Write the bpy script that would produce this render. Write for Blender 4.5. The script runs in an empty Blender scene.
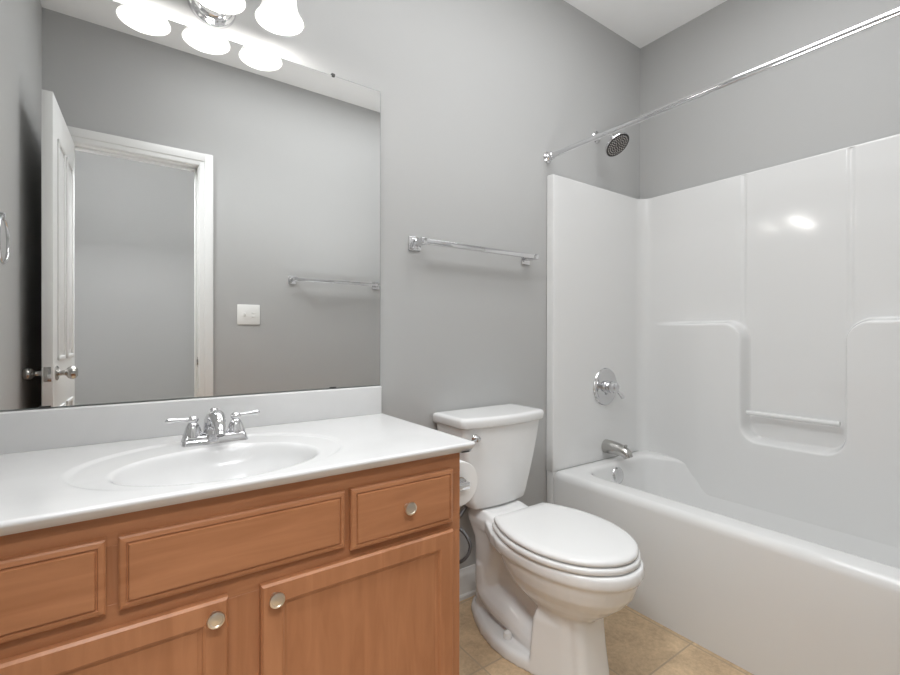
import bpy, bmesh, math
from mathutils import Vector, Matrix
PI = math.pi
sc = bpy.context.scene
col = sc.collection

# ------------------------------------------------------------------ camera
cam_d = bpy.data.cameras.new('camera'); cam = bpy.data.objects.new('camera', cam_d); col.objects.link(cam)
H = 1.066
_yaw, _pit, _rol = math.radians(35.306), math.radians(-0.192), math.radians(0.112)
_r = Vector((math.cos(_yaw), -math.sin(_yaw), 0)); _f = Vector((math.sin(_yaw), math.cos(_yaw), 0)); _u = Vector((0, 0, 1))
_f, _u = _f*math.cos(_pit)+_u*math.sin(_pit), _u*math.cos(_pit)-_f*math.sin(_pit)
_r, _u = _r*math.cos(_rol)+_u*math.sin(_rol), _u*math.cos(_rol)-_r*math.sin(_rol)
M = Matrix((_r, _u, -_f)).transposed().to_4x4(); M.translation = Vector((0, 0, H))
cam.matrix_world = M
cam_d.sensor_width = 36; cam_d.lens = 458.14/900*36; cam_d.shift_y = -1.176/900; cam_d.clip_start = 0.01
sc.camera = cam

# ------------------------------------------------------------------ world, exposure, added fill lights
w = bpy.data.worlds.new('world'); sc.world = w; w.use_nodes = True
w.node_tree.nodes['Background'].inputs[0].default_value = (0.9, 0.95, 1, 1)
w.node_tree.nodes['Background'].inputs[1].default_value = 0.3
vs = sc.view_settings
vs.view_transform = 'Standard'; vs.look = 'None'; vs.gamma = 1; vs.use_curve_mapping = False
vs.exposure = 0.0
sc.cycles.max_bounces = 14; sc.cycles.diffuse_bounces = 8; sc.cycles.glossy_bounces = 6
sc.cycles.sample_clamp_indirect = 6
BULB_W = 1.6          # each of the three vanity bulbs
SHADE_E = 0.35         # glow of the glass shades
HALL_W = 82.0
CEIL_W = 16.5
TILT_W = 5.6
UP_FILL_W = 7.0        # added upward spot, bounced off the ceiling as fill
def area(name, loc, rot, sx, sy, power, colr=(1, 1, 1)):
    l = bpy.data.lights.new(name, 'AREA'); l.shape = 'RECTANGLE'; l.size = sx; l.size_y = sy; l.energy = power; l.color = colr
    o = bpy.data.objects.new(name, l); col.objects.link(o); o.location = loc; o.rotation_euler = rot; return o
area('hall_fill', (0.05, -0.52, 2.6), (math.radians(40), 0, 0), 0.9, 0.5, HALL_W, (0.97, 0.985, 1))  # added fill through the doorway for cabinet, toilet and floor; no fixture
l = bpy.data.lights.new('up_fill', 'SPOT'); l.energy = UP_FILL_W*4; l.spot_size = math.radians(150); l.spot_blend = 1; l.shadow_soft_size = .22; l.color = (0.97, 0.985, 1)  # unseen spot added to brighten the ceiling and upper walls
o = bpy.data.objects.new('up_fill', l); col.objects.link(o); o.location = (1.15, 0.62, 1.15); o.rotation_euler = (PI, 0, 0)
def aim(o, p): o.rotation_euler = (Vector(p)-o.location).to_track_quat('-Z', 'Y').to_euler()
o = area('corner_fill', (-0.12, 0.45, 2.45), (0, 0, 0), 0.3, 0.3, TILT_W, (0.95, 0.98, 1)); aim(o, (1.45, 0.55, 0.2)); o.data.spread = math.radians(95)  # added area fill, high in the front corner, for tub apron and toilet
area('ceiling_fill', (1.05, 0.62, 2.664), (0, 0, 0), 1.6, 0.7, CEIL_W, (0.97, 0.985, 1))  # added overhead fill that evens out the room, not a fixture

# ------------------------------------------------------------------ materials
def mat(name, colr=(0.8, 0.8, 0.8), rough=0.5, metal=0.0, spec=0.5, coat=0.0, bump=None):
    m = bpy.data.materials.new(name); m.use_nodes = True
    b = m.node_tree.nodes['Principled BSDF']
    b.inputs['Base Color'].default_value = (*colr, 1); b.inputs['Roughness'].default_value = rough
    b.inputs['Metallic'].default_value = metal; b.inputs['Specular IOR Level'].default_value = spec
    b.inputs['Coat Weight'].default_value = coat; b.inputs['Coat Roughness'].default_value = 0.06
    nt = m.node_tree
    tc = nt.nodes.new('ShaderNodeTexCoord')
    if bump:
        n = nt.nodes.new('ShaderNodeTexNoise'); n.inputs['Scale'].default_value = bump[0]; n.inputs['Detail'].default_value = 3
        nt.links.new(tc.outputs['Object'], n.inputs['Vector'])
        bp = nt.nodes.new('ShaderNodeBump'); bp.inputs['Strength'].default_value = bump[1]; bp.inputs['Distance'].default_value = 0.002
        nt.links.new(n.outputs['Fac'], bp.inputs['Height']); nt.links.new(bp.outputs['Normal'], b.inputs['Normal'])
    return m
def mottled(name, c1, c2, scale, rough, stretch=(1, 1, 1), detail=5, coat=0.0, bump=0.0, spec=0.5, dist=0.0):
    m = mat(name, c1, rough, coat=coat, spec=spec); nt = m.node_tree; b = nt.nodes['Principled BSDF']
    tc = [n for n in nt.nodes if n.type == 'TEX_COORD'][0]
    mp = nt.nodes.new('ShaderNodeMapping'); mp.inputs['Scale'].default_value = stretch
    n = nt.nodes.new('ShaderNodeTexNoise'); n.inputs['Scale'].default_value = scale; n.inputs['Detail'].default_value = detail
    n.inputs['Distortion'].default_value = dist
    r = nt.nodes.new('ShaderNodeValToRGB'); r.color_ramp.elements[0].color = (*c1, 1); r.color_ramp.elements[1].color = (*c2, 1)
    r.color_ramp.elements[0].position = 0.3; r.color_ramp.elements[1].position = 0.7
    nt.links.new(tc.outputs['Object'], mp.inputs[0]); nt.links.new(mp.outputs[0], n.inputs['Vector'])
    nt.links.new(n.outputs['Fac'], r.inputs[0]); nt.links.new(r.outputs[0], b.inputs['Base Color'])
    if bump:
        bp = nt.nodes.new('ShaderNodeBump'); bp.inputs['Strength'].default_value = bump; bp.inputs['Distance'].default_value = 0.001
        nt.links.new(n.outputs['Fac'], bp.inputs['Height']); nt.links.new(bp.outputs['Normal'], b.inputs['Normal'])
    return m

WALLC = (0.455, 0.455, 0.45)
paint = mat('wall_paint', WALLC, 0.55, spec=0.35, bump=(160, 0.06))
ceil_m = mat('ceiling_paint', (0.88, 0.88, 0.875), 0.8, bump=(120, 0.08))
trim_m = mat('trim_paint', (0.77, 0.77, 0.76), 0.3)
fiber = mat('white_fibreglass', (0.735, 0.735, 0.73), 0.10, spec=0.5)
tubm = mat('white_tub_gelcoat', (0.735, 0.735, 0.73), 0.10, spec=0.5)
porc = mat('white_porcelain', (0.78, 0.78, 0.775), 0.09, spec=0.55)
seat_m = mat('white_seat_plastic', (0.76, 0.76, 0.755), 0.22)
marble = mottled('white_cultured_marble', (0.69, 0.69, 0.69), (0.73, 0.73, 0.73), 3.0, 0.16, detail=6, dist=2.0)
chrome = mat('chrome', (0.72, 0.72, 0.73), 0.07, 1.0)
nickel = mat('brushed_nickel', (0.72, 0.66, 0.58), 0.28, 1.0)
nick2 = mat('satin_nickel', (0.52, 0.51, 0.49), 0.22, 1.0)
dark = mat('dark_rubber', (0.02, 0.018, 0.017), 0.5)
clipm = mat('dark_clip', (0.05, 0.05, 0.05), 0.4)
plast = mat('white_plastic', (0.84, 0.84, 0.82), 0.35)
paper = mat('tissue_paper', (0.80, 0.80, 0.79), 0.95, spec=0.1, bump=(400, 0.2))
card = mat('cardboard', (0.4, 0.33, 0.25), 0.9)
hose_m = mat('braided_steel', (0.16, 0.16, 0.165), 0.4, 0.7, bump=(900, 0.5))
mirr = mat('mirror_silver', (0.85, 0.855, 0.85), 0.0, 1.0)
medge = mat('mirror_edge', (0.25, 0.29, 0.28), 0.2)
W1, W2 = (0.365, 0.152, 0.067), (0.455, 0.203, 0.095)
wood_h = mottled('maple_stain_horizontal', W1, W2, 5.0, 0.33, (0.9, 4, 9), 8, spec=0.4, dist=0.8)
wood_v = mottled('maple_stain_vertical', W1, W2, 5.0, 0.33, (7, 4, 0.9), 8, spec=0.4, dist=0.8)
hall_floor_m = mat('hall_floor', (0.4, 0.35, 0.28), 0.6)

def glow(name, colr, e, base=(0.9, 0.9, 0.88)):
    m = mat(name, base, 0.3); b = m.node_tree.nodes['Principled BSDF']
    b.inputs['Emission Color'].default_value = (*colr, 1); b.inputs['Emission Strength'].default_value = e; return m
shade_m = glow('lit_frosted_glass', (1, 0.975, 0.94), SHADE_E)
bulb_m = glow('lit_bulb', (1, 0.97, 0.92), 2.5)

def tile_mat():
    m = mat('floor_tile', rough=0.42); nt = m.node_tree; b = nt.nodes['Principled BSDF']; L = nt.links
    tc = [n for n in nt.nodes if n.type == 'TEX_COORD'][0]
    mp = nt.nodes.new('ShaderNodeMapping'); mp.inputs['Location'].default_value = (-0.273, -0.157, 0)
    L.new(tc.outputs['Object'], mp.inputs[0])
    br = nt.nodes.new('ShaderNodeTexBrick'); br.offset = 0; br.squash = 1
    br.inputs['Scale'].default_value = 1; br.inputs['Brick Width'].default_value = 0.33; br.inputs['Row Height'].default_value = 0.325
    br.inputs['Mortar Size'].default_value = 0.0032; br.inputs['Mortar Smooth'].default_value = 0.2; br.inputs['Bias'].default_value = 0
    br.inputs['Color1'].default_value = (0.92, 0.92, 0.92, 1); br.inputs['Color2'].default_value = (1.06, 1.05, 1.03, 1); br.inputs['Mortar'].default_value = (1, 1, 1, 1)
    L.new(mp.outputs[0], br.inputs['Vector'])
    n1 = nt.nodes.new('ShaderNodeTexNoise'); n1.inputs['Scale'].default_value = 9; n1.inputs['Detail'].default_value = 8; n1.inputs['Roughness'].default_value = 0.65; n1.inputs['Distortion'].default_value = 0.6
    L.new(tc.outputs['Object'], n1.inputs['Vector'])
    r = nt.nodes.new('ShaderNodeValToRGB'); e = r.color_ramp.elements
    e[0].position = 0.38; e[0].color = (0.43, 0.31, 0.195, 1); e[1].position = 0.62; e[1].color = (0.67, 0.50, 0.32, 1)
    n2 = nt.nodes.new('ShaderNodeTexNoise'); n2.inputs['Scale'].default_value = 70; n2.inputs['Detail'].default_value = 6; n2.inputs['Roughness'].default_value = 0.7
    L.new(tc.outputs['Object'], n2.inputs['Vector'])
    ma = nt.nodes.new('ShaderNodeMath'); ma.operation = 'MULTIPLY_ADD'; ma.inputs[1].default_value = 0.45
    mb = nt.nodes.new('ShaderNodeMath'); mb.operation = 'MULTIPLY'; mb.inputs[1].default_value = 0.55
    L.new(n1.outputs['Fac'], mb.inputs[0]); L.new(n2.outputs['Fac'], ma.inputs[0]); L.new(mb.outputs[0], ma.inputs[2])
    L.new(ma.outputs[0], r.inputs[0])
    mx = nt.nodes.new('ShaderNodeMix'); mx.data_type = 'RGBA'; mx.blend_type = 'MULTIPLY'; mx.inputs[0].default_value = 1
    L.new(r.outputs[0], mx.inputs[6]); L.new(br.outputs['Color'], mx.inputs[7])
    m2 = nt.nodes.new('ShaderNodeMix'); m2.data_type = 'RGBA'
    L.new(br.outputs['Fac'], m2.inputs[0]); L.new(mx.outputs[2], m2.inputs[6]); m2.inputs[7].default_value = (0.42, 0.325, 0.22, 1)
    L.new(m2.outputs[2], b.inputs['Base Color'])
    bp = nt.nodes.new('ShaderNodeBump'); bp.invert = True; bp.inputs['Strength'].default_value = 0.5; bp.inputs['Distance'].default_value = 0.003
    L.new(br.outputs['Fac'], bp.inputs['Height']); L.new(bp.outputs['Normal'], b.inputs['Normal'])
    return m
tile_m = tile_mat()

# ------------------------------------------------------------------ mesh helpers
def finish(name, bm, m, parent=None, angle=35, loc=None):
    """link bm (built in world coordinates) as one mesh object; its origin is its thing's base"""
    bmesh.ops.remove_doubles(bm, verts=bm.verts, dist=1e-6)
    bmesh.ops.recalc_face_normals(bm, faces=bm.faces)
    me = bpy.data.meshes.new(name); bm.to_mesh(me); bm.free()
    me.materials.append(m)
    return place(name, me, parent, angle, loc)
def place(name, me, parent, angle=35, loc=None):
    me.polygons.foreach_set('use_smooth', [True]*len(me.polygons))
    me.set_sharp_from_angle(angle=math.radians(angle))
    o = bpy.data.objects.new(name, me); col.objects.link(o)
    if parent is None:
        l = Vector(loc) if loc else Vector((0, 0, 0)); o.location = l
    else:
        root = parent
        while root.parent: root = root.parent
        l = root.location; o.parent = parent
    me.transform(Matrix.Translation(-l))
    return o
def thing(name, label, cat, loc, group=None):
    o = bpy.data.objects.new(name, None); col.objects.link(o); o.location = loc; o.empty_display_size = 0.05
    tag(o, label, cat, group); return o
def tag(o, label, cat, group=None):
    o['label'] = label; o['category'] = cat
    if group: o['group'] = group
    return o
def struct(name, bm, m, parent=None, angle=35):
    o = finish(name, bm, m, parent, angle)
    if parent is None: o['kind'] = 'structure'
    return o
def box(bm, x0, x1, y0, y1, z0, z1, bev=0.0, seg=2):
    vs_ = [bm.verts.new((x, y, z)) for x in (x0, x1) for y in (y0, y1) for z in (z0, z1)]
    q = [(0, 1, 3, 2), (4, 6, 7, 5), (0, 4, 5, 1), (2, 3, 7, 6), (0, 2, 6, 4), (1, 5, 7, 3)]
    fs = [bm.faces.new([vs_[i] for i in f]) for f in q]
    if bev:
        es = list({e for f in fs for e in f.edges})
        bmesh.ops.bevel(bm, geom=es, offset=bev, segments=seg, profile=0.5, affect='EDGES', clamp_overlap=True)
    return bm
def B(): return bmesh.new()
def loft(bm, rings, cap0=True, cap1=True, closed=True):
    rv = [[bm.verts.new(p) for p in r] for r in rings]
    n = len(rings[0])
    for a, b in zip(rv, rv[1:]):
        for i in range(n if closed else n-1):
            j = (i+1) % n
            bm.faces.new((a[i], a[j], b[j], b[i]))
    if cap0: bm.faces.new(rv[0])
    if cap1: bm.faces.new(rv[-1])
    return bm
def lathe(bm, prof, mtx=None, seg=32, cap=True):
    """prof = [(r, z)...] about local z"""
    mtx = mtx or Matrix.Identity(4)
    rings = []
    for r, z in prof:
        r = max(r, 1e-5)
        rings.append([mtx @ Vector((r*math.cos(2*PI*i/seg), r*math.sin(2*PI*i/seg), z)) for i in range(seg)])
    return loft(bm, rings, cap, cap)
def axis_m(p, d):
    """matrix putting local +z along d at p"""
    d = Vector(d).normalized()
    return Matrix.Translation(Vector(p)) @ d.to_track_quat('Z', 'Y').to_matrix().to_4x4()
def smooth_path(pts, n=8):
    pts = [Vector(p) for p in pts]; out = []
    for i in range(len(pts)-1):
        p0 = pts[max(i-1, 0)]; p1 = pts[i]; p2 = pts[i+1]; p3 = pts[min(i+2, len(pts)-1)]
        for k in range(n):
            t = k/n
            out.append(0.5*((2*p1)+(p2-p0)*t+(2*p0-5*p1+4*p2-p3)*t*t+(3*p1-p0-3*p2+p3)*t**3))
    out.append(pts[-1]); return out
def tube(bm, pts, rad, seg=14, flat=1.0):
    pts = [Vector(p) for p in pts]; n = len(pts)
    rad = rad if isinstance(rad, (list, tuple)) else [rad]*n
    if len(rad) != n:
        rr = []
        for i in range(n):
            t = i/(n-1)*(len(rad)-1); k = min(int(t), len(rad)-2); rr.append(rad[k]+(rad[k+1]-rad[k])*(t-k))
        rad = rr
    tang = [(pts[min(i+1, n-1)]-pts[max(i-1, 0)]).normalized() for i in range(n)]
    up = Vector((0, 0, 1)) if abs(tang[0].z) < 0.9 else Vector((1, 0, 0))
    nrm = (up-tang[0]*up.dot(tang[0])).normalized(); rings = []
    for i in range(n):
        nrm = (nrm-tang[i]*nrm.dot(tang[i])).normalized(); bi = tang[i].cross(nrm)
        rings.append([pts[i]+(nrm*math.cos(2*PI*k/seg)*flat+bi*math.sin(2*PI*k/seg))*rad[i] for k in range(seg)])
    return loft(bm, rings)
def rrect(cx, cy, hx, hy, r, n=8):
    r = min(r, hx, hy); out = []
    for k, (sx, sy) in enumerate(((1, 1), (-1, 1), (-1, -1), (1, -1))):
        for i in range(n+1):
            a = PI/2*k+PI/2*i/n
            out.append((cx+sx*(hx-r)+r*math.cos(a), cy+sy*(hy-r)+r*math.sin(a)))
    return out
def sstep(a, b, x):
    t = max(0, min(1, (x-a)/(b-a))); return t*t*(3-2*t)
def grid(bm, nu, nv, fn):
    g = [[bm.verts.new(fn(i/nu, j/nv)) for j in range(nv+1)] for i in range(nu+1)]
    for i in range(nu):
        for j in range(nv): bm.faces.new((g[i][j], g[i+1][j], g[i+1][j+1], g[i][j+1]))
    return g

# ------------------------------------------------------------------ room shell
XL, XR, YF, YB, ZC = -0.335, 2.3546, -0.045, 1.485, 2.672
DX0, DX1, DZ = -0.246, 0.342, 2.035            # doorway
T = 0.115
HY = -1.5                                   # far side of the hall
b = B(); box(b, XL-.1, XR+.1, YF-T, YB+.1, -0.05, 0); struct('floor', b, tile_m)
b = B(); box(b, XL-.1, XR+.1, YF-T, YB+.1, ZC, ZC+.05); struct('ceiling', b, ceil_m)
b = B(); box(b, XL-.1, XR+.1, YB, YB+.1, 0, ZC); struct('wall_back', b, paint)
b = B(); box(b, XL-.1, XL, YF, YB, 0, ZC); struct('wall_left', b, paint)
b = B(); box(b, XR, XR+.1, YF, YB, 0, ZC); struct('wall_right', b, paint)
b = B(); box(b, XL-.1, DX0-.02, YF-T, YF, 0, ZC); box(b, DX1+.02, XR+.1, YF-T, YF, 0, ZC); box(b, DX0-.02, DX1+.02, YF-T, YF, DZ+.02, ZC)
struct('wall_front', b, paint)
b = B(); box(b, -1.6, 2.2, HY, YF-T, -0.05, -0.001); struct('floor_hall', b, hall_floor_m)
b = B(); box(b, -1.6, 2.2, HY-.1, HY, 0, ZC); struct('wall_hall', b, paint)
b = B(); box(b, -1.7, -1.6, HY, YF-T, 0, ZC); struct('wall_hall_left', b, paint)
b = B(); box(b, 2.2, 2.3, HY, YF-T, 0, ZC); struct('wall_hall_right', b, paint)
b = B(); box(b, -1.6, 2.2, HY, YF-T, ZC, ZC+.05); struct('ceiling_hall', b, ceil_m)
# door frame: jambs and casing on the bathroom side
b = B()
box(b, DX0-.02, DX0, YF-T, YF, 0, DZ, .001); box(b, DX1, DX1+.02, YF-T, YF, 0, DZ, .001); box(b, DX0-.02, DX1+.02, YF-T, YF, DZ, DZ+.02, .001)
box(b, DX1-.012, DX1, YF-.075, YF-.04, 0, DZ, .002); box(b, DX0, DX1, YF-.075, YF-.04, DZ-.012, DZ, .002)
fr = struct('trim_1', b, trim_m)
def casing(x0, x1, z0, z1, inner):
    box(b, x0, x1, YF, YF+.011, z0, z1, .003)
b = B(); CW = 0.072
box(b, DX1+.005, DX1+.005+CW, YF, YF+.012, 0, DZ+.005+CW, .004)
box(b, DX1+.030, DX1+.005+CW, YF+.006, YF+.018, 0, DZ+.005+CW, .005)
box(b, XL+.001, DX0-.005, YF, YF+.012, 0, DZ+.005, .004)
box(b, XL+.001, DX1+.005+CW-.001, YF, YF+.0118, DZ+.005, DZ+.004+CW, .004)
box(b, XL+.001, DX1+.005+CW-.001, YF+.006, YF+.0178, DZ+.030, DZ+.004+CW, .005)
struct('trim_2', b, trim_m)
b = B(); box(b, DX1-.0005, DX1+.0005, YF-.036, YF-.008, .875, .935, 0); box(b, DX1-.006, DX1+.0005, YF-.008, YF+.002, .888, .922, .002)
finish('strike_plate', b, nick2, fr)['label'] = 'brushed nickel strike plate'
# baseboards
def baseboard(name, x0, x1, y0, y1, axis, side):
    b = B()
    prof = [(0, 0), (.017, 0), (.017, .014), (.012, .020), (.012, .088), (.010, .098), (.006, .106), (.004, .116), (0, .118)]
    if axis == 'x':
        rings = [[(x, y0+side*p, z) for p, z in prof] for x in (x0, x1)]
    else:
        rings = [[(x0+side*p, y, z) for p, z in prof] for y in (y0, y1)]
    loft(b, rings); return struct(name, b, trim_m)
baseboard('baseboard_back', .722, 1.602, YB, YB, 'x', -1)
baseboard('baseboard_front', DX1+.078, 1.60, YF, YF, 'x', 1)
baseboard('baseboard_left', XL, XL, YF+.02, .96, 'y', 1)

# open door: hinged on the left jamb, standing square to the front wall
def raised_door():
    b = B(); x0, x1, y0, y1 = -.268, -.233, -.052, .552; z0, z1 = .012, 2.03
    box(b, x0, x1, y0, y1, z0, z1, .0015)
    return b
door = struct('door_1', raised_door(), trim_m)
def panel_mould(b, y0, y1, z0, z1, x, s):
    """raised moulding frame and bevelled field"""
    w_ = .018
    for (a0, a1, c0, c1) in ((y0, y1, z0, z0+w_), (y0, y1, z1-w_, z1), (y0, y0+w_, z0, z1), (y1-w_, y1, z0, z1)):
        box(b, min(x, x+s*.007), max(x, x+s*.007), a0, a1, c0, c1, .003)
    i = .04
    box(b, min(x, x+s*.005), max(x, x+s*.005), y0+i, y1-i, z0+i, z1-i, .004)
for s, x in ((1, -.233), (-1, -.268)):
    for (z0, z1) in ((.22, .76), (.955, 1.88)):
        for (y0, y1) in ((.045, .225), (.278, .455)):
            b = B(); panel_mould(b, y0, y1, z0, z1, x, s); finish('panel', b, trim_m, door)
for s, x in ((1, -.233), (-1, -.268)):
    b = B()
    lathe(b, [(.0, 0), (.030, 0), (.031, .004), (.026, .008), (.012, .010), (.0105, .026), (.013, .032), (.022, .038), (.0265, .046), (.0275, .054), (.024, .064), (.014, .070), (0, .071)], axis_m((x, .488, .906), (s, 0, 0)), 28)
    finish('knob', b, nick2, door)['label'] = 'brushed nickel door knob'
b = B(); box(b, -.2625, -.2385, .5515, .5535, .877, .935, .0008); lathe(b, [(0, 0), (.008, 0), (.008, .006), (0, .007)], axis_m((-.2505, .5535, .906), (0, 1, 0)), 16)
finish('latch_plate', b, nick2, door)['label'] = 'brushed nickel latch plate'

_rot = Matrix.Translation((-.246, -.05, 0)) @ Matrix.Rotation(math.radians(2.3), 4, 'Z') @ Matrix.Translation((.268, .052, 0))
for o in [door]+list(door.children): o.data.transform(_rot)

# ------------------------------------------------------------------ vanity cabinet
VX0, VX1, VY0, VZ = -.3345, .7180, .968, .762
van = thing('vanity_cabinet', 'stained maple vanity cabinet with two doors under white countertop', 'cabinet', (.19, 1.22, 0))
b = B()
box(b, VX0, VX0+.016, VY0+.019, YB-.002, .0, VZ-.001); box(b, VX1-.016, VX1, VY0+.019, YB-.002, .10, VZ-.001, .0008); box(b, VX1-.016, VX1, VY0+.075, YB-.002, 0, .1)
box(b, VX0+.016, VX1-.016, VY0+.019, YB-.002, .10, .116); box(b, VX0+.016, VX1-.016, YB-.010, YB-.002, .116, VZ-.001); box(b, VX0+.016, VX1-.016, VY0+.075, VY0+.09, 0, .1)
finish('carcass', b, wood_v, van)
def framing(name, m, x0, x1, z0, z1):
    b = B(); box(b, x0, x1, VY0, VY0+.019, z0, z1, .0006, 1); finish(name, b, m, van)
for z0, z1 in ((.705, VZ-.001), (.555, .605), (.10, .15)): framing('face_rail', wood_h, VX0, VX1, z0, z1)
for x0, x1 in ((VX0, VX0+.05), (-.045, .010), (.375, .425), (VX1-.05, VX1)): framing('face_stile', wood_v, x0, x1, .605, .705)
for x0, x1 in ((VX0, VX0+.05), (.145, .232), (VX1-.05, VX1)): framing('face_stile', wood_v, x0, x1, .15, .555)
FY = VY0-.019
def slab(b, x0, x1, z0, z1, y0=FY, y1=VY0-.0005, edge=.013):
    """overlay front with a routed edge: outer lip set back, small step, flat field"""
    def ring(i, y): return [(x0+i, y, z0+i), (x1-i, y, z0+i), (x1-i, y, z1-i), (x0+i, y, z1-i)]
    loft(b, [ring(0, y1), ring(0, y0+.006), ring(.003, y0+.003), ring(edge-.003, y0+.0012), ring(edge-.0015, y0+.0042), ring(edge, y0+.0042), ring(edge+.002, y0)], True, True)
def knob(parent, x, z, y=FY):
    b = B()
    lathe(b, [(0, 0), (.0075, 0), (.0065, .004), (.0055, .010), (.0085, .013), (.0145, .015), (.0155, .018), (.0145, .0215), (.011, .0225), (.010, .0215), (0, .0225)], axis_m((x, y, z), (0, -1, 0)), 26)
    o = finish('knob', b, nickel, parent); o['label'] = 'round brushed nickel knob'
b = B(); slab(b, .408, .6865, .586, .7225); dr = finish('drawer', b, wood_h, van, 20); knob(dr, .5475, .657)
b = B(); slab(b, -.010, .394, .598, .7225); finish('false_front', b, wood_h, van, 20)
b = B(); slab(b, -.302, -.027, .598, .7225); finish('false_front', b, wood_h, van, 20)
def cab_door(x0, x1, z0, z1, kx, kz):
    b = B(); st = .047
    y0, y1 = FY, VY0-.0005
    def ring(i, y): return [(x0+i, y, z0+i), (x1-i, y, z0+i), (x1-i, y, z1-i), (x0+i, y, z1-i)]
    loft(b, [ring(st+.006, y1), ring(0, y1), ring(0, y0+.005), ring(.004, y0), ring(st-.008, y0), ring(st-.004, y0+.002), ring(st-.002, y0+.0055), ring(st, y0+.006), ring(st+.006, y0+.010)], False, False)
    d = finish('door', b, wood_v, van, 20)
    b = B(); box(b, x0+st, x1-st, y0+.0095, y1-.001, z0+st, z1-st); finish('panel', b, wood_v, d)
    knob(d, kx, kz)
cab_door(.2185, .6865, .125, .5675, .2435, .5425)
cab_door(-.302, .1595, .125, .5675, .1350, .5425)

# ------------------------------------------------------------------ countertop with integral oval basin
CT = .787; CX0, CX1, CY0 = XL+.0008, .7470, .9355
ctop = thing('vanity_countertop', 'white cultured marble countertop with integral oval sink on vanity', 'countertop', (.19, 1.22, VZ))
BCX, BCY, BRX, BRY = .180, 1.125, .200, .153
def topz(x, y):
    q = math.hypot((x-BCX)/.282, (y-1.165)/.222)
    z = CT-.0045*(1-sstep(.955, 1.0, q))*sstep(.97, 1.12, y)
    p = math.hypot((x-BCX)/BRX, (y-BCY)/BRY)
    if p < 1.06:
        t = max(0.0, 1.06-p)
        z -= .13*(1-(1-min(1, t/1.0))**2.6)*sstep(0, .12, t)
    return z
b = B(); NX, NY = 240, 120; R_ = .006
def ct(u, v):
    x = CX0+(CX1-CX0-R_)*u; y = CY0+R_+(YB-.001-CY0-R_)*v; return (x, y, topz(x, y))
g = grid(b, NX, NY, ct)
# rounded nose along front and right side, then underside lip
def edge_strip(pts, ndirs):
    rings = []
    for k in range(7):
        a = math.radians(125)*k/6
        rings.append([(p[0]+d[0]*R_*math.sin(a), p[1]+d[1]*R_*math.sin(a), p[2]-R_*(1-math.cos(a))) for p, d in zip(pts, ndirs)])
    for q, z in ((-.002, CT-.017), (-.007, VZ+.001), (-.009, VZ), (-.035, VZ)):
        rings.append([(p[0]+d[0]*q, p[1]+d[1]*q, z) for p, d in zip(pts, ndirs)])
    loft(b, rings, False, False, closed=False)
pts = [g[i][0].co.copy() for i in range(NX+1)]; nd = [(0, -1)]*(NX+1)
for k in range(1, 6):
    a = PI/2*k/6; pts.append(g[NX][0].co.copy()); nd.append((math.sin(a), -math.cos(a)))
for j in range(NY+1): pts.append(g[NX][j].co.copy()); nd.append((1, 0))
edge_strip(pts, nd)
finish('slab', b, marble, ctop, 50)
b = B(); box(b, CX0, .7425, YB-.021, YB-.001, CT-.002, .884, .005, 3)
finish('backsplash', b, marble, ctop)
b = B(); zb = topz(BCX, BCY)
lathe(b, [(.0, .0005), (.014, .0005), (.017, .002), (.022, .0035), (.0235, .002), (.0235, 0)], Matrix.Translation((BCX, BCY, zb+.0005)), 28)
finish('drain', b, chrome, ctop)['label'] = 'chrome sink drain'

# ------------------------------------------------------------------ faucet
FXc, FYc, FZ = .193, 1.350, CT-.0045
fa = thing('faucet', 'chrome two-handle faucet behind the sink basin', 'faucet', (FXc, FYc, FZ))
b = B()
loft(b, [[(x, y, FZ+z) for x, y in rrect(FXc, FYc, hx, hy, r, 6)] for hx, hy, r, z in ((.078, .029, .009, 0), (.078, .029, .009, .004), (.076, .027, .009, .008), (.073, .0235, .008, .019), (.070, .020, .007, .022))])
finish('base', b, chrome, fa)
for s in (-1, 1):
    hx = FXc+s*.051
    b = B(); m = Matrix.Translation((hx, FYc, FZ+.020))
    lathe(b, [(.0235, 0), (.023, .005), (.0205, .010), (.0175, .021), (.013, .031), (.010, .035), (.012, .0375), (.0135, .041), (.0135, .045), (.010, .050), (.004, .0525), (0, .053)], m, 26)
    hd = finish('handle', b, chrome, fa)
    b = B(); p0 = Vector((hx, FYc, FZ+.0635))
    d = Vector((s*.9, -.20 if s < 0 else .10, .04)).normalized()
    tube(b, [p0, p0+d*.018, p0+d*.036, p0+d*.050, p0+d*.058, p0+d*.064], [.0065, .005, .0052, .0076, .0072, .002], 14)
    finish('lever', b, chrome, hd)
b = B()
path = smooth_path([(FXc, FYc+.004, FZ+.018), (FXc, FYc+.006, FZ+.040), (FXc, FYc-.010, FZ+.060), (FXc, FYc-.040, FZ+.065), (FXc, FYc-.072, FZ+.052), (FXc, FYc-.088, FZ+.036)], 6)
tube(b, path, [.029, .0265, .026, .023, .018, .014, .0125], 20)
sp = finish('spout', b, chrome, fa)
b = B(); lathe(b, [(0, 0), (.004, 0), (.0035, .010), (.0032, .022), (.009, .026), (.0105, .030), (.008, .034), (0, .036)], Matrix.Translation((FXc, FYc+.012, FZ+.052)), 20)
finish('lift_knob', b, chrome, fa)
b = B(); lathe(b, [(.0118, 0), (.0118, .008), (.009, .008), (.009, .003), (0, .003)], axis_m((FXc, FYc-.0865, FZ+.038), (0, -.6, -.8)), 20)
finish('aerator', b, chrome, sp)

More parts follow.
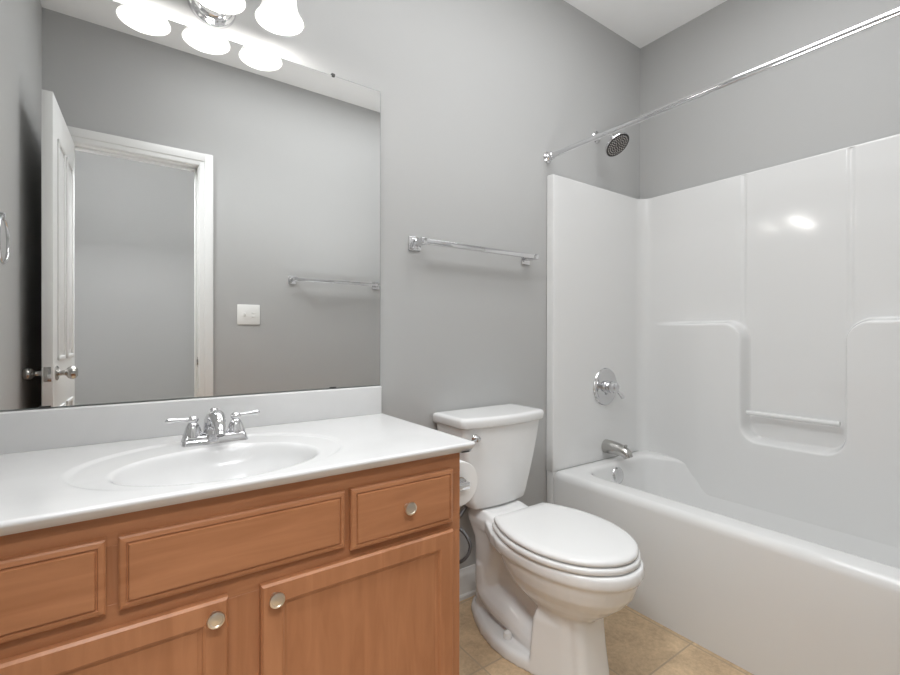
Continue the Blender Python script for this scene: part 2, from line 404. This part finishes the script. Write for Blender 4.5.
# ------------------------------------------------------------------ mirror
mi = thing('mirror', 'large frameless wall mirror above the vanity backsplash', 'mirror', (.19, YB, .886))
MX0, MX1, MZ0, MZ1 = XL+.002, .7425, .8862, 1.9320
b = B(); box(b, MX0, MX1, YB-.0055, YB-.0008, MZ0, MZ1, 0); finish('backing', b, medge, mi)
b = B(); box(b, MX0+.0012, MX1-.0012, YB-.0062, YB-.0056, MZ0+.0012, MZ1-.0012, 0); finish('glass', b, mirr, mi)
for x, z, s in ((.567, MZ1, 1), (.567, MZ0, -1), (-.16, MZ0, -1), (-.16, MZ1, 1)):
    b = B()
    if s > 0: box(b, x-.005, x+.005, YB-.0095, YB-.0065, z-.005, z+.006, .0015); box(b, x-.007, x+.007, YB-.007, YB-.001, z+.001, z+.006, .001)
    else: box(b, x-.011, x+.011, YB-.0095, YB-.0065, z+.0005, z+.0045, .001)
    finish('clip', b, clipm, mi)['label'] = 'small dark mirror clip'

# ------------------------------------------------------------------ vanity light
LZ = 1.970; LY = 1.365
vl = thing('vanity_light', 'three-light chrome vanity fixture with lit bell glass shades above mirror', 'light fixture', (.204, YB, 2.03))
b = B()
lathe(b, [(.0, 0), (.0635, 0), (.0635, .006), (.060, .011), (.054, .013), (.051, .018), (.045, .020), (.041, .025), (.020, .030), (.012, .032), (0, .033)], axis_m((.2045, YB-.0005, 2.018), (0, -1, 0)), 40)
finish('canopy', b, chrome, vl)
b = B(); tube(b, [(.2045, YB-.025, 2.018), (.2045, YB-.055, 2.018)], .010, 14); tube(b, [(.02, YB-.055, 2.018+.115), (.387, YB-.055, 2.018+.115)], .0085, 14)
tube(b, smooth_path([(.2045, YB-.055, 2.018), (.2045, YB-.062, 2.06), (.2045, YB-.055, 2.137)], 6), .008, 14)
for x in (.0445, .2045, .3635):
    tube(b, smooth_path([(x, YB-.055, 2.137), (x, YB-.09, 2.150), (x, LY, 2.137), (x, LY, 2.118)], 6), .007, 12)
finish('arm', b, chrome, vl)
for x in (.0445, .2045, .3635):
    b = B()
    out = [(.0663, 0), (.063, .006), (.056, .018), (.0495, .034), (.0465, .056), (.0445, .080), (.040, .100), (.030, .114), (.021, .120)]
    inn = [(r-.0035, z+.0005) for r, z in reversed(out)]
    lathe(b, out+inn, Matrix.Translation((x, LY, LZ)), 40, cap=False)
    finish('lamp_shade', b, shade_m, vl)['label'] = 'lit frosted glass bell shade'
    b = B(); lathe(b, [(0, 0), (.022, 0), (.024, .010), (.022, .030), (0, .034)], Matrix.Translation((x, LY, LZ+.112)), 24); finish('socket_cap', b, chrome, vl)
    b = B(); lathe(b, [(0, .026), (.010, .028), (.020, .036), (.0255, .050), (.024, .066), (.016, .084), (.0125, .100), (.0125, .112)], Matrix.Translation((x, LY, LZ)), 24); finish('bulb', b, bulb_m, vl)
    l = bpy.data.lights.new('bulb_light', 'POINT'); l.energy = BULB_W; l.shadow_soft_size = .03; l.color = (1, .975, .94)
    o = bpy.data.objects.new('bulb_light', l); col.objects.link(o); o.parent = vl; o.location = Vector((x, LY, LZ+.006))-vl.location

# ------------------------------------------------------------------ towel bars
def towel_bar(label, x0, x1, ywall, s, z):
    t = thing('towel_bar', label, 'towel bar', ((x0+x1)/2, ywall, z), 'square chrome towel bars')
    def by(b, xa, xb, d0, d1, za, zb, bev):
        ya, yb = sorted((ywall+s*d0, ywall+s*d1)); box(b, xa, xb, ya, yb, za, zb, bev)
    for x in (x0, x1):
        b = B(); by(b, x-.0255, x+.0255, .0005, .008, z-.0255, z+.0255, .002); by(b, x-.018, x+.018, .008, .013, z-.018, z+.018, .003)
        by(b, x-.0115, x+.0115, .012, .075, z-.0115, z+.0115, .002); finish('post', b, chrome, t)
    b = B(); by(b, x0+.011, x1-.011, .055, .073, z-.009, z+.009, .0015); finish('bar', b, chrome, t)
towel_bar('chrome towel bar on grey wall between mirror and tub', .885, 1.463, YB, -1, 1.407)
towel_bar('chrome towel bar on front wall beside light switch, seen in mirror', .878, 1.465, YF, 1, 1.417)

# towel ring on the left wall
tr = thing('towel_ring', 'chrome towel ring on left wall, seen at left edge of mirror', 'towel ring', (XL, 1.05, 1.42))
b = B(); box(b, XL+.0005, XL+.008, 1.025, 1.075, 1.395, 1.445, .002); box(b, XL+.008, XL+.04, 1.039, 1.061, 1.409, 1.431, .003); finish('post', b, chrome, tr)
b = B(); c = Vector((XL+.034, 1.05, 1.349))
tube(b, [c+Vector((0, .069*math.sin(a), .069*math.cos(a))) for a in [2*PI*i/48+.001 for i in range(49)]], .0045, 12); finish('ring', b, chrome, tr)

# light switch
ls = thing('light_switch', 'white double light switch plate beside the doorway, seen in mirror', 'light switch', (.6145, YF, 1.187))
b = B(); box(b, .5495, .6795, YF+.0005, YF+.006, 1.126, 1.248, .0025); finish('plate', b, plast, ls)
b = B(); box(b, .585, .597, YF+.0055, YF+.0075, 1.175, 1.199, .0005); box(b, .587, .595, YF+.006, YF+.018, 1.186, 1.195, .0015); finish('toggle', b, plast, ls)
b = B(); box(b, .632, .648, YF+.0055, YF+.0085, 1.193, 1.203, .001); box(b, .632, .648, YF+.0055, YF+.0085, 1.171, 1.181, .001); finish('toggle', b, plast, ls)

# ------------------------------------------------------------------ toilet
TX = 1.170
to = thing('toilet', 'white two-piece elongated toilet with closed lid between vanity and tub', 'toilet', (TX, 1.10, 0))
def P(x, yl, z): return Vector((TX+x, YB-yl, z))
def egg(yb, yf, hw, n=40, back=.55, p=2.3, wb=None):
    """closed outline: elongated front, squarer back"""
    out = []; ym = yb+(yf-yb)*.42
    for i in range(n):
        a = 2*PI*i/n; c_, s_ = math.cos(a), math.sin(a)
        if s_ >= 0: y = ym+(yf-ym)*abs(s_)**(2/2.1); x = hw*math.copysign(abs(c_)**(2/2.1), c_)
        else: y = ym-(ym-yb)*abs(s_)**(2/p); x = hw*math.copysign(abs(c_)**(2/p), c_)
        out.append((x, y))
    return out
def trapez(yb, yf, hb, hf, r=.03, n=6):
    """rounded trapezoid, wide at the back"""
    cs = [(hb, yb, -1), (hf, yf, 1)]
    pts = [(hb-.006, yb), (hb, yb+.008), (hf+(hb-hf)*.35, yb+(yf-yb)*.62)]
    for i in range(n+1):
        a = PI/2*i/n; pts.append((hf-r+r*math.cos(a)+.0, yf-r+r*math.sin(a)))
    return pts+[(-x, y) for x, y in reversed(pts)]
b = B()
loft(b, [[P(x, y, z) for x, y in egg(yb, yf, hw, p=pp)] for z, yb, yf, hw, pp in (
    (.392, .262, .734, .178, 3.2), (.387, .258, .739, .183, 3.2), (.372, .258, .741, .184, 3.2), (.358, .260, .740, .183, 3), (.350, .264, .731, .174, 2.8), (.33, .268, .725, .171, 2.6), (.30, .276, .714, .163, 2.4),
    (.27, .288, .692, .148, 2.3), (.24, .305, .660, .126, 2.2), (.212, .330, .625, .102, 2.2), (.19, .36, .60, .084, 2.2), (.165, .39, .585, .07, 2.2))])
loft(b, [[P(x, y, z) for x, y in trapez(*t)] for z, t in ((0, (.448, .618, .134, .074)), (.02, (.448, .616, .133, .073)), (.10, (.450, .606, .127, .069)), (.17, (.453, .598, .121, .069)), (.20, (.458, .596, .110, .069)), (.235, (.47, .592, .085, .066)))])
# rear column, deck and neck under the tank
loft(b, [[P(x, y, z) for x, y in rrect(0, yc, hx, hy, .05, 6)] for z, yc, hx, hy in ((.02, .150, .084, .060), (.12, .155, .086, .060), (.22, .165, .088, .068), (.30, .18, .092, .085), (.345, .19, .098, .115), (.365, .195, .104, .125), (.386, .195, .106, .125), (.395, .19, .102, .115), (.416, .15, .092, .075))])
# flared shoulders from the deck out to the bowl rim
loft(b, [[P(x, y, z) for x, y in ((-.098, .13), (-.104, .20), (-.150, .285), (-.175, .36), (.175, .36), (.150, .285), (.104, .20), (.098, .13))] for z in (.348, .391)])
# web from column to bowl
loft(b, [[P(x, y, z) for x, y in rrect(0, .32, hx, .17, .03, 4)] for z, hx in ((.06, .05), (.2, .052), (.34, .08))])
# trapway hump
tube(b, smooth_path([P(0, .15, .21), P(0, .165, .115), P(0, .235, .090), P(0, .31, .083), P(0, .385, .060), P(0, .46, .040)], 6), [.056, .060, .064, .066, .062, .058], 20, 1.72)
# foot
def foot(i, z):
    o = []
    for x, y in ((.050, .062), (.080, .090), (.112, .15), (.140, .22), (.155, .30), (.153, .37), (.143, .42), (.128, .47), (.08, .52)): o.append((x-i, y+(i if y < .1 else 0)))
    return [P(x, y, z) for x, y in o]+[P(-x, y, z) for x, y in reversed(o)]
loft(b, [foot(0, 0), foot(0, .022), foot(.004, .034), foot(.014, .041)])
bmesh.ops.recalc_face_normals(b, faces=b.faces)
me = bpy.data.meshes.new('tmp'); b.to_mesh(me); b.free()
tmp = bpy.data.objects.new('tmp', me); col.objects.link(tmp)
md = tmp.modifiers.new('r', 'REMESH'); md.mode = 'VOXEL'; md.voxel_size = .0045; md.use_smooth_shade = True
md = tmp.modifiers.new('s', 'SMOOTH'); md.factor = .5; md.iterations = 6
dg = bpy.context.evaluated_depsgraph_get()
me2 = bpy.data.meshes.new_from_object(tmp.evaluated_get(dg)); me2.name = 'bowl'
bpy.data.objects.remove(tmp); bpy.data.meshes.remove(me)
me2.materials.clear(); me2.materials.append(porc)
place('bowl', me2, to, 80)
# tank
b = B()
def tank_ring(z, hw, y0, y1, bow):
    n = 14; pts = []
    r = .022
    for i in range(7):
        a = PI/2*i/6; pts.append((hw-r+r*math.cos(a), y1-bow-r+r*math.sin(a)))
    for i in range(1, 12):
        t = i/12; x = (hw-r)*(1-2*t); pts.append((x, y1-bow*(2*t-1)**2))
    pts += [(-x, y) for x, y in reversed(pts[:7])]
    for i in range(5):
        a = PI/2*i/4; pts.append((-hw+.01-.01*math.cos(a), y0+.01-.01*math.sin(a)))
    for i in range(5):
        a = PI/2*(1-i/4); pts.append((hw-.01+.01*math.cos(a), y0+.01-.01*math.sin(a)))
    return [P(x, y, z) for x, y in pts]
loft(b, [tank_ring(z, hw, .014, y1, bow) for z, hw, y1, bow in ((.4185, .108, .165, .006), (.421, .124, .178, .010), (.430, .134, .187, .014), (.455, .142, .193, .018), (.52, .157, .201, .020), (.59, .172, .208, .021), (.66, .185, .214, .022), (.70, .191, .217, .022), (.730, .196, .219, .022))])
finish('tank', b, porc, to, 50)
b = B()
loft(b, [tank_ring(z, hw, yb, y1, .024) for z, hw, yb, y1 in ((.7305, .198, .012, .222), (.731, .203, .008, .228), (.736, .2065, .006, .2315), (.757, .2075, .006, .2325), (.764, .2055, .008, .230), (.7675, .199, .014, .223), (.7678, .185, .022, .210), (.7678, .165, .035, .190))])
finish('tank_lid', b, porc, to, 60)
# flush lever
b = B(); lp = P(-.158, .208, .699)
lathe(b, [(0, 0), (.013, 0), (.0145, .004), (.012, .010), (.009, .014), (.010, .017), (.011, .022), (.008, .027), (0, .028)], axis_m(lp, (0, -1, 0)), 22)
tube(b, [lp+Vector((0, -.02, 0)), lp+Vector((.022, -.022, -.006)), lp+Vector((.045, -.020, -.016))][:1]+[lp+Vector((-.02, -.022, -.003)), lp+Vector((-.04, -.021, -.007)), lp+Vector((-.052, -.020, -.008))], [.006, .005, .006, .004], 12, .7)
finish('flush_lever', b, chrome, to)['label'] = 'chrome flush lever'
# seat and lid
from bisect import bisect
PF = [(.272, .121), (.282, .128), (.31, .143), (.35, .160), (.41, .176), (.47, .181), (.53, .177), (.585, .162), (.635, .138), (.675, .106), (.701, .070), (.717, .036), (.722, .0)]
def seat_out(grow=0, n=72):
    p = [Vector((x, y, 0)) for y, x in PF]
    half = smooth_path(p, 5)
    pts = [(v.x, v.y) for v in half]
    pts = pts+[(-x, y) for x, y in reversed(pts[:-1])]
    cy = .5; o = []
    N = len(pts)
    for i, (x, y) in enumerate(pts):
        a = pts[(i-1) % N]; c_ = pts[(i+1) % N]
        if i == 0 or i == N-1: nx, ny = (.7*(1 if i == 0 else -1), -.7)
        else:
            tx, ty = c_[0]-a[0], c_[1]-a[1]; l = math.hypot(tx, ty); nx, ny = ty/l, -tx/l
        o.append((x+nx*grow, y+ny*grow))
    return o
def sring(g_, z): return [P(x, y, z) for x, y in seat_out(g_)]
def sscale(k, z): return [P(x*k, .5+(y-.5)*k, z) for x, y in seat_out(-.010)]
b = B(); loft(b, [sring(-.004, 0.3945), sring(.004, 0.3955), sring(.007, 0.4000), sring(.007, 0.4080), sring(.004, 0.4125), sring(-.006, 0.4135)])
finish('seat', b, seat_m, to, 60)
b = B(); loft(b, [sring(-.012, 0.4155), sring(-.003, 0.4165), sring(.001, 0.4200), sring(.001, 0.4265), sring(-.003, 0.4315), sring(-.010, 0.4345)]+[sscale(k, z) for k, z in ((.88, 0.4357), (.7, 0.4363), (.4, 0.4366))])
finish('seat_lid', b, seat_m, to, 60)
for s in (-1, 1):
    b = B(); tube(b, [P(s*.075-.03, .264, .416), P(s*.075+.03, .264, .416)], .0075, 16); box(b, TX+s*.075-.018, TX+s*.075+.018, YB-.275, YB-.245, .394, .416, .003)
    finish('hinge', b, seat_m, to)
    b = B(); lathe(b, [(.0155, 0), (.0155, .012), (.0125, .020), (.006, .0235), (0, .024)], Matrix.Translation(P(s*.114, .335, .040)), 22)
    finish('bolt_cap', b, seat_m, to)

# water supply
su = thing('toilet_supply_line', 'dark braided supply hose behind toilet beside vanity', 'water hose', (.945, YB, .16))
b = B(); tube(b, smooth_path([(.945, 1.415, .185), (.945, 1.39, .23), (.97, 1.30, .262), (1.000, 1.285, .305), (1.000, 1.31, .345), (.99, 1.36, .37), (1.03, 1.38, .39), (1.06, 1.38, .4195)], 8), .0062, 12)
finish('hose', b, hose_m, su)
b = B(); lathe(b, [(0, 0), (.028, 0), (.027, .004), (.008, .008), (.008, .05), (0, .051)], axis_m((.945, YB-.001, .16), (0, -1, 0)), 22)
lathe(b, [(.011, -.02), (.011, .026), (0, .027)], Matrix.Translation((.945, 1.415, .165)), 16); finish('stop_valve', b, chrome, su)

# toilet paper on the vanity side
ph = thing('toilet_paper_holder', 'square chrome paper holder mounted on vanity side panel', 'paper holder', (VX1, 1.13, .628))
for y in (1.062, 1.198):
    b = B(); box(b, VX1+.0005, VX1+.007, y-.022, y+.022, .606, .650, .002); box(b, VX1+.007, .818, y-.010, y+.010, .618, .638, .002); finish('post', b, chrome, ph)
b = B(); tube(b, [(.802, 1.07, .628), (.802, 1.19, .628)], .0185, 24); finish('spindle', b, chrome, ph)
pr_ = thing('toilet_paper_roll', 'white toilet paper roll on holder at vanity side', 'toilet paper', (.800, 1.13, .60))
b = B(); c = Vector((.802, 1.078, .6271))
lathe(b, [(.021, .0005), (.064, 0), (.0655, .002), (.0655, .102), (.064, .104), (.021, .1035), (.021, .0005)], axis_m(c, (0, 1, 0)), 48, cap=False); finish('paper', b, paper, pr_)
b = B(); lathe(b, [(.0195, .0), (.021, .0), (.021, .104), (.0195, .104), (.0195, 0)], axis_m(c, (0, 1, 0)), 32, cap=False); finish('core', b, card, pr_)

# ------------------------------------------------------------------ bathtub
TX0, TX1, TY0, TY1, TZ = 1.603, XR-.002, YF+.0435, YB-.0435, .440
tb = thing('bathtub', 'white alcove bathtub with smooth apron along right wall', 'bathtub', ((TX0+TX1)/2, .72, 0))
b = B(); cx, cy = (TX0+TX1)/2, (TY0+TY1)/2; hx, hy = (TX1-TX0)/2, (TY1-TY0)/2
ix0, ix1, iy0, iy1 = 1.704, 2.274, .075, 1.372
icx, icy, ihx, ihy = (ix0+ix1)/2, (iy0+iy1)/2, (ix1-ix0)/2, (iy1-iy0)/2
def rr(c_x, c_y, h_x, h_y, r, z): return [(x, y, z) for x, y in rrect(c_x, c_y, h_x, h_y, r, 12)]
rings = [rr(cx+.004, cy, hx-.004, hy, .006, 0), rr(cx+.0035, cy, hx-.0035, hy, .006, .05), rr(cx+.0015, cy, hx-.0015, hy, .006, .25), rr(cx, cy, hx, hy, .006, .405)]
for k in range(1, 8):
    a = PI/2*k/7; r = .026
    rings.append(rr(cx, cy, hx-r*(1-math.cos(a)), hy-r*(1-math.cos(a))*.4, .01, .405+ .035*math.sin(a)))
rings.append(rr(icx, icy, ihx+.030, ihy+.030, .13, .4405))
for k in range(0, 7):
    a = PI/2*k/6; r = .022
    rings.append(rr(icx, icy, ihx+.012-r*math.sin(a), ihy+.012-r*math.sin(a), max(.11, .10), .440-r*(1-math.cos(a))))
for i, z in ((.016, .36), (.028, .26), (.045, .17), (.065, .12), (.10, .092), (.15, .082), (.2, .08)):
    rings.append(rr(icx, icy, ihx-.008-i, ihy-.008-i*1.15, max(.10-i*.1, .05), z))
loft(b, rings, True, True)
finish('shell', b, tubm, tb, 60)
b = B(); lathe(b, [(0, 0), (.041, 0), (.042, .004), (.037, .012), (.029, .016), (.012, .017), (0, .0165)], axis_m((1.965, 1.357, .378), (0, -1, .12)), 32)
finish('overflow_plate', b, chrome, tb)['label'] = 'round chrome overflow plate'
b = B(); lathe(b, [(.03, 0), (.03, .002), (.025, .004), (0, .003)], Matrix.Translation((1.965, 1.02, .0805)), 28); finish('drain', b, chrome, tb)

for y0, y1 in ((TY1+.0005, YB-.002), (YF+.002, TY0-.0005)):
    b = B(); box(b, TX0, TX0+.030, y0, y1, 0, .437, .004); finish('flange', b, tubm, tb)
b = B(); tube(b, [(2.262, .575, .722), (2.262, .901, .722)], .0105, 16); finish('shelf_bar', b, tubm, tb)

# ------------------------------------------------------------------ tub surround
ts = thing('tub_surround', 'white moulded tub surround with recessed shelf on alcove walls', 'tub surround', (2.3, .72, TZ))
PT = .043                                        # stands this far off the wall
SX, SYb, SYf = 2.310, YB-PT, YF+PT
RC = .055; S0, S1 = .4375, 1.807
path = []                                        # plan path (x, y, nx, ny): back end panel, corner, long panel, corner, foot panel
X0 = 1.603
for t in [i/24 for i in range(25)]: path.append((X0+.006+(SX-RC-X0-.006)*t, SYb, 0, -1))
for i in range(1, 12): a = PI/2*i/12; path.append((SX-RC+RC*math.sin(a), SYb-RC+RC*math.cos(a), -math.sin(a), -math.cos(a)))
NL = 360
for i in range(NL+1): path.append((SX, SYb-RC-(SYb-SYf-2*RC)*i/NL, -1, 0))
for i in range(1, 12): a = PI/2*i/12; path.append((SX-RC+RC*math.cos(a), SYf+RC-RC*math.sin(a), -math.cos(a), math.sin(a)))
for t in [i/24 for i in range(25)]: path.append((SX-RC-(SX-RC-X0-.006)*t, SYf, 0, 1))
BD = .066                                        # lower block stands forward of the upper panel
def sd_rr(px, py, hx_, hy_, r):
    qx, qy = abs(px)-hx_+r, abs(py)-hy_+r
    return math.hypot(max(qx, 0), max(qy, 0))+min(max(qx, qy), 0)-r
def fadey(y): return sstep(SYf+RC-.0, SYf+RC+.34, y)*(1-sstep(SYb-RC-.34, SYb-RC, y))
def bulge(x, y, nx, z):
    d = 0.0
    if nx < -.98:
        # lower block, U-shaped niche cut from its top
        top = 1.130
        # niche: y .575-.905, bottom z .607; top corners flare outwards
        yn = y-.738; hn = .1735
        zb = .607
        s_in = sd_rr(yn, z-(zb+.6), hn, .6, .062)           # <0 inside the niche
        # rounded outer corners of the block's shoulders
        rc = .085
        if abs(yn) < hn+rc and z > top-rc: m_ = sstep(-.006, .014, rc-math.hypot(abs(yn)-(hn+rc), z-(top-rc)))
        else: m_ = sstep(-.006, .014, top-z)*sstep(-.006, .014, s_in)
        fade = fadey(y) 
        d += BD*m_*fade
        # vertical grooves between the three upper panels
        for yg in (.936, .557):
            dy = abs(y-yg)
            if dy < .012: d -= .005*(1-(dy/.012)**2)*(1-m_)
    return d
b = B(); ZS = [S0+(S1-.008-S0)*i/330 for i in range(331)]
rows = []
for (x, y, nx, ny) in path:
    colm = []
    low = .135*sstep(.35, 1, fadey(y)) if nx < -.98 else 0
    for iz, z in enumerate(ZS):
        z -= low*max(0, 1-iz/16)
        d = bulge(x, y, nx, z); colm.append(b.verts.new((x+nx*d, y+ny*d, z)))
    for k in range(1, 6):
        a = PI/2*k/5; r = .008; colm.append(b.verts.new((x-nx*r*(1-math.cos(a)), y-ny*r*(1-math.cos(a)), S1-.008+r*math.sin(a))))
    colm.append(b.verts.new((x-nx*(PT-.003), y-ny*(PT-.003), S1+.001)))
    rows.append(colm)
for a, c_ in zip(rows, rows[1:]):
    for j in range(len(a)-1): b.faces.new((a[j], c_[j], c_[j+1], a[j+1]))
# front flanges: rounded nose back to the wall
for rowi, yw, s in ((rows[0], YB-.002, 1), (rows[-1], YF+.002, -1)):
    prev = rowi
    for dx, dy in ((-.003, .001), (-.005, .003), (-.006, .007), (-.006, None)):
        cur = [b.verts.new((v.co.x+dx, (v.co.y+s*dy if dy is not None else yw) if abs(v.co.y-yw) > .005 else v.co.y, v.co.z)) for v in rowi]
        for j in range(len(cur)-1): b.faces.new((prev[j], cur[j], cur[j+1], prev[j+1]))
        prev = cur
finish('panel', b, fiber, ts, 70)
# ------------------------------------------------------------------ tub and shower fittings
PY = SYb
tv = thing('tub_valve', 'round chrome tub valve with lever on white surround', 'shower valve', (1.984, PY, .805))
b = B(); vm = axis_m((1.984, PY-.0003, .805), (0, -1, 0))
lathe(b, [(0, 0), (.094, 0), (.0945, .003), (.091, .008), (.082, .011), (.078, .0095), (.060, .012), (.040, .015), (0, .016)], vm, 48); finish('escutcheon', b, chrome, tv)
b = B(); lathe(b, [(.032, .014), (.032, .022), (.027, .024), (.027, .036), (.030, .038), (.030, .048), (.025, .050), (.024, .066), (.018, .072), (0, .073)], vm, 32); finish('hub', b, chrome, tv)
b = B(); p = Vector((1.984, PY-.056, .805)); d = Vector((.72, -.12, -.66)).normalized()
tube(b, [p+d*.01, p+d*.03, p+d*.055, p+d*.075, p+d*.084], [.009, .0075, .009, .0115, .004], 16); finish('lever', b, chrome, tv)
sp_ = thing('tub_spout', 'chrome tub spout with diverter above the tub rim', 'spout', (1.992, PY, .50))
b = B()
tube(b, smooth_path([(1.992, PY-.0005, .502), (1.992, PY-.05, .503), (1.992, PY-.09, .499), (1.992, PY-.118, .488), (1.992, PY-.130, .468)], 6), [.035, .032, .028, .025, .022], 22); sb = finish('body', b, nick2, sp_)
b = B(); lathe(b, [(.004, 0), (.004, .012), (.0075, .014), (.0075, .020), (0, .022)], Matrix.Translation((1.992, PY-.116, .509)), 16); finish('diverter', b, nick2, sp_)
sh = thing('overhead_shower', 'round shower head with dark face on wall arm above surround', 'shower head', (1.965, YB, 2.079))
b = B(); lathe(b, [(0, 0), (.031, 0), (.031, .003), (.026, .008), (.014, .012), (0, .013)], axis_m((1.965, YB-.0005, 2.079), (0, -1, 0)), 32); finish('flange', b, chrome, sh)
b = B(); hc = Vector((1.965, 1.363, 2.000)); hn = Vector((.02, -.62, -.78)).normalized()
tube(b, smooth_path([(1.965, YB-.01, 2.079), (1.965, YB-.05, 2.080), (1.965, YB-.085, 2.066), hc-hn*.03], 6), .0085, 14); finish('arm', b, chrome, sh)
b = B(); lathe(b, [(0, -.042), (.013, -.042), (.016, -.032), (.014, -.026), (.030, -.018), (.054, -.010), (.062, -.004), (.0645, .002), (.0635, .006), (.062, .0065), (0, .0065)], axis_m(hc, hn), 40); hd = finish('head', b, chrome, sh)
b = B(); lathe(b, [(0, 0), (.0615, 0), (.0615, .0015), (0, .002)], axis_m(hc+hn*.0062, hn), 40)
sf = finish('spray_face', b, dark, sh); sf['label'] = 'dark spray face with small nozzles'
b = B(); fm = axis_m(hc+hn*.0075, hn)
for k, rn in enumerate((.010, .020, .030, .040, .050)):
    for i in range(6*(k+1)):
        a = 2*PI*i/(6*(k+1))+k*.3
        lathe(b, [(.0029, 0), (.0022, .0028), (0, .003)], fm @ Matrix.Translation((rn*math.cos(a), rn*math.sin(a), 0)), 6)
nz = finish('nozzles', b, mat('grey_nozzle', (.55, .52, .50), .5), sf)
rod = thing('shower_rod', 'straight chrome shower curtain rod spanning above the tub', 'curtain rod', (1.604, .72, 1.89))
b = B(); tube(b, [(1.604, YF+.004, 1.887), (1.604, YB-.004, 1.892)], .0118, 20); finish('tube', b, chrome, rod)
for y, s in ((YB-.0005, -1), (YF+.0005, 1)):
    b = B(); lathe(b, [(0, 0), (.026, 0), (.026, .005), (.022, .009), (.0195, .012), (.0195, .018), (.0165, .022), (.0165, .034), (.0125, .037), (0, .037)], axis_m((1.604, y, 1.892 if s < 0 else 1.887), (0, s, 0)), 32); finish('flange', b, chrome, rod)
